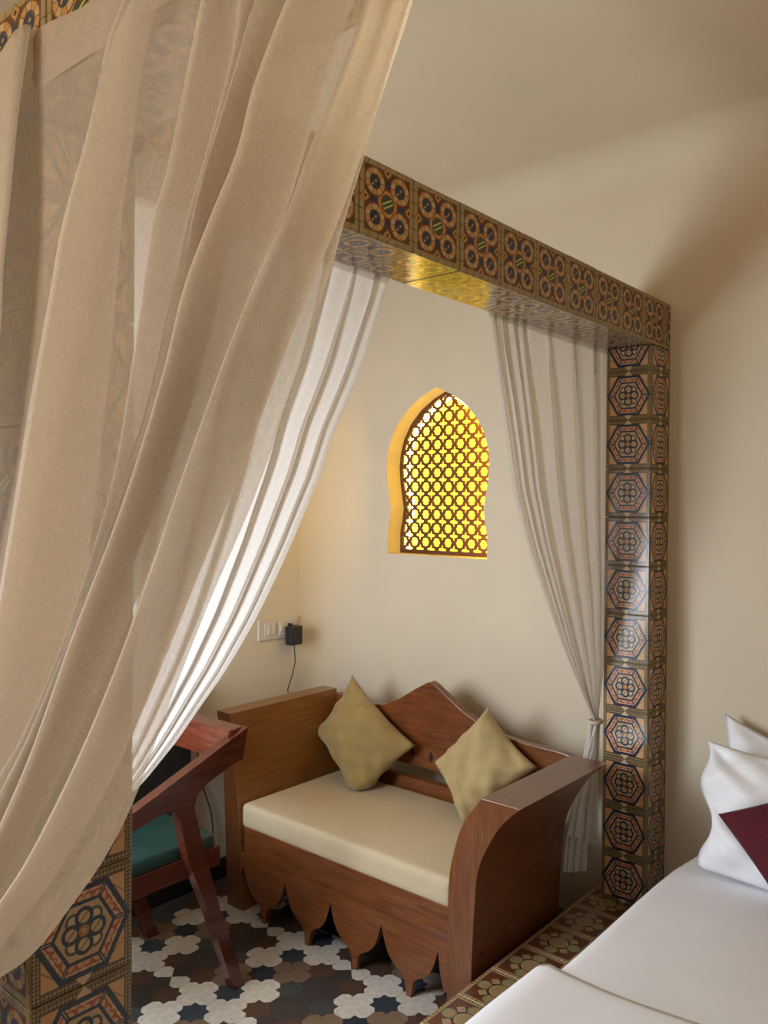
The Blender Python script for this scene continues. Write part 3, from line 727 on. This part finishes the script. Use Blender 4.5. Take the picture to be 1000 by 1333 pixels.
bm=bmesh.new(); hexa(bm,[(-1.325,.975,.772),(-1.272,.975,.772),(-1.249,.975,.879),(-1.315,.975,.874),(-1.325,1.475,.772),(-1.272,1.475,.772),(-1.249,1.475,.879),(-1.315,1.475,.874)])
bmesh.ops.bevel(bm,geom=list(bm.edges),offset=.004,segments=2,affect='EDGES'); part('backrest',bm,M['chair_y'],ch)
for y0 in (.993,1.418): part('seat_rail',BX((-1.90,y0,.425),(-1.335,y0+.035,.492),.004),M['chair'],ch)
part('seat_rail',BX((-1.365,1.02,.43),(-1.335,1.43,.49),.004),M['chair'],ch); part('seat_rail',BX((-1.90,1.02,.42),(-1.865,1.43,.49),.004),M['chair'],ch)
bm=bmesh.new(); box(bm,(-1.885,1.0,.48),(-1.345,1.445,.535),.022,4)
for v in bm.verts:
    if v.co.z>.5: v.co.z+=.022*math.cos((v.co.y-1.22)/.23*math.pi/2)*math.cos((v.co.x+1.615)/.29*math.pi/2)
part('seat',bm,M['green'],ch,True)
def resize(o,K):
    cc=Vector((-3.0837,-1.2030,1.6469)); o.location=cc+(Vector(o.location)-cc)*K
    for q in ([o] if o.type=='MESH' else o.children):
        if q is not o: q.location=Vector(q.location)*K
        q.data.transform(Matrix.Scale(K,4))
resize(ch,1.0182)
# ------------------------------------------------------------------ black cabinet behind the chair
cb=thing('cabinet','black cabinet hung low on the back wall behind the green chair','cabinet',(-1.35,1.54,0))
part('body',BX((-1.75,1.560,.27),(-1.035,1.618,.80),.004),M['black'],cb)
part('top',BX((-1.77,1.552,.80),(-1.008,1.618,.822),.004),M['black'],cb)
part('door',BX((-1.74,1.552,.285),(-1.40,1.561,.79),.003),M['black'],cb); part('door',BX((-1.392,1.552,.285),(-1.042,1.561,.79),.003),M['black'],cb)
bx_=thing('power_strip','small black box with cables on top of the black cabinet','box',(-1.12,1.53,.765))
part('casing',BX((-1.15,1.56,.823),(-.995,1.61,.90),.006),M['black_plastic'],bx_)
bm=bmesh.new(); tube(bm,catmull([(-1.02,1.556,.895),(-1.005,1.554,.87),(-.998,1.554,.845),(-.995,1.556,.826)],5),.003,6); part('cable',bm,M['black_plastic'],bx_)
bm=bmesh.new(); tube(bm,catmull([(-.98,1.594,.62),(-.965,1.595,.50),(-.93,1.595,.40),(-.90,1.596,.30),(-.89,1.596,.12)],6),.003,6)
wc=tag(mesh_obj('cable',bm,M['black_plastic'],None,True),'thin black cable hanging down the wall between chair and settee','cable')
# ------------------------------------------------------------------ switch plate and adapter
sw=thing('switch_plate','white switch and socket plate on the back wall','switch',(-.51,1.62,1.06))
part('plate',BX((-.635,1.610,1.018),(-.392,1.620,1.112),.004),M['white_plastic'],sw)
part('frame',BX((-.600,1.6075,1.035),(-.528,1.6105,1.095),.001),M['white_plastic'],sw)
part('switch',BX((-.585,1.604,1.042),(-.563,1.609,1.088),.002),M['white_plastic'],sw); part('switch',BX((-.558,1.604,1.042),(-.536,1.609,1.088),.002),M['white_plastic'],sw)
part('socket',BX((-.515,1.6055,1.033),(-.412,1.6105,1.097),.002),M['white_plastic'],sw)
part('switch',BX((-.508,1.602,1.048),(-.490,1.607,1.088),.002),M['white_plastic'],sw)
ad=thing('power_adapter','black plug adapter in the wall socket, its cord running down','adapter',(-.45,1.58,1.03))
part('body',BX((-.482,1.560,.985),(-.408,1.604,1.072),.008,3),M['black_plastic'],ad,False); part('pin_cover',BX((-.462,1.585,1.070),(-.450,1.606,1.084),.002),M['black_plastic'],ad)
bm=bmesh.new(); tube(bm,catmull([(-.445,1.58,.986),(-.444,1.578,.96),(-.437,1.583,.90),(-.452,1.59,.83),(-.478,1.585,.785),(-.485,1.575,.770)],6),.0026,6); part('cord',bm,M['black_plastic'],ad,True)
KW=1.0354
for q in (cb,bx_,sw,ad,wc): resize(q,KW)
# ------------------------------------------------------------------ bed
bm=bmesh.new(); box(bm,(-2.22,-2.0,.165),(-.03,-.178,.458),.055,6)
bmesh.ops.subdivide_edges(bm,edges=[e for e in bm.edges if e.calc_length()>.3],cuts=12,use_grid_fill=True)
for v in bm.verts:
    if v.co.z>.40:
        v.co.z+=.004*math.sin(v.co.x*7+v.co.y*3)+.003*math.sin(v.co.y*13-v.co.x*4)
        t=max(0,(v.co.x+.42)/.40); 
        if v.co.y>-.40: v.co.y-=.07*t*t*(1 if v.co.y>-.3 else .4)
mt=mesh_obj('mattress',bm,M['linen'],None,True); tag(mt,'mattress under a smooth white fitted sheet, beside the tiled ledge','mattress')
bm=bmesh.new(); nx,ny=40,50; grid=[]
for i in range(nx+1):
    row=[]
    for j in range(ny+1):
        x=-2.26+(1.05)*i/nx; s=j/ny*1.45       # s: distance along the cloth from the hanging hem up over the edge and across
        hang=.24; r=.06
        if s<hang: y,z=-.138+.012*math.sin(x*9)*(1-s/hang),.472-r-hang+s
        elif s<hang+r*1.57: a=(s-hang)/r; y,z=-.138-r+r*math.cos(a),.472-r+r*math.sin(a)
        else: y,z=-.138-r-(s-hang-r*1.57),.472
        k=min(1,max(0,(s-hang)/.1)); z+=k*(.004*math.sin(x*11+y*5)+.004*math.sin(y*9-x*6)); 
        ed=(x+1.21)/.03; 
        if ed>-1.2: z-=.010*(ed+1.2)**2*k*.5; 
        x+=.015*math.sin(y*6+1)*(i/nx)
        row.append(bm.verts.new((x,y,z)))
    grid.append(row)
for i in range(nx):
    for j in range(ny): bm.faces.new((grid[i][j],grid[i+1][j],grid[i+1][j+1],grid[i][j+1]))
bmesh.ops.recalc_face_normals(bm,faces=bm.faces)
dv=mesh_obj('duvet',bm,M['linen'],None,True); sol=dv.modifiers.new('s','SOLIDIFY'); sol.thickness=.012; sol.offset=1
tag(dv,'white duvet folded over the near part of the bed','duvet')
pillow('bed_pillow',(-.245,-.222,.850),(-.215,-.80,.80),(-.42,-.85,.43),(-.41,-.285,.478),.17,M['linen'],'large white pillow with wavy flange standing behind the burgundy cushion','pillow',seed=5,wr=.014,pinch=.05,wave=.035,n=44)
pillow('bed_pillow',(-.06,-.235,.905),(-.05,-.80,.70),(-.17,-.85,.47),(-.15,-.27,.47),.13,M['linen'],'white pillow against the wall, behind the other pillow','pillow',seed=11,wr=.010,pinch=.06,n=30)
pillow('scatter_cushion',(-.425,-.335,.672),(-.36,-.645,.820),(-.47,-.86,.610),(-.55,-.585,.462),.12,M['burgundy'],'burgundy velvet cushion leaning on the white pillow at the bed head','cushion',seed=2,wr=.002,pinch=.03)
# ------------------------------------------------------------------ pendant lantern beyond the foot beam

ln=thing('pendant_lantern','pierced brass lantern glowing at the upper left edge above the tiled beam','lantern',(-2.45,.52,2.76))
M['brass']=plain('dark_brass',(.30,.17,.05),.35,metal=1); M['glow']=emis('lamp_glass',(1,.80,.42),9)
bm=bmesh.new(); bmesh.ops.create_uvsphere(bm,u_segments=24,v_segments=16,radius=.06); o=mesh_obj('bulb',bm,M['glow'],ln,True)
bm=bmesh.new()
for k in range(10):
    a=2*math.pi*k/10; c_,s_=math.cos(a),math.sin(a)
    tube(bm,[(.05*c_,.05*s_,.17),(.105*c_,.105*s_,.08),(.12*c_,.12*s_,0),(.105*c_,.105*s_,-.08),(.05*c_,.05*s_,-.16)],.006,6)
for z_,r_ in ((.17,.05),(.08,.105),(0,.12),(-.08,.105),(-.16,.05)): tube(bm,[(r_*math.cos(a*math.pi/12),r_*math.sin(a*math.pi/12),z_) for a in range(25)],.006,6)
mesh_obj('cage',bm,M['brass'],ln,True)
bm=bmesh.new(); tube(bm,[(0,0,.17),(0,0,CZ-2.76)],.004,6); mesh_obj('chain',bm,M['brass'],ln)
lp=point('lantern_lamp',(-2.45,.52,2.76),6,(1,.74,.42),.02);
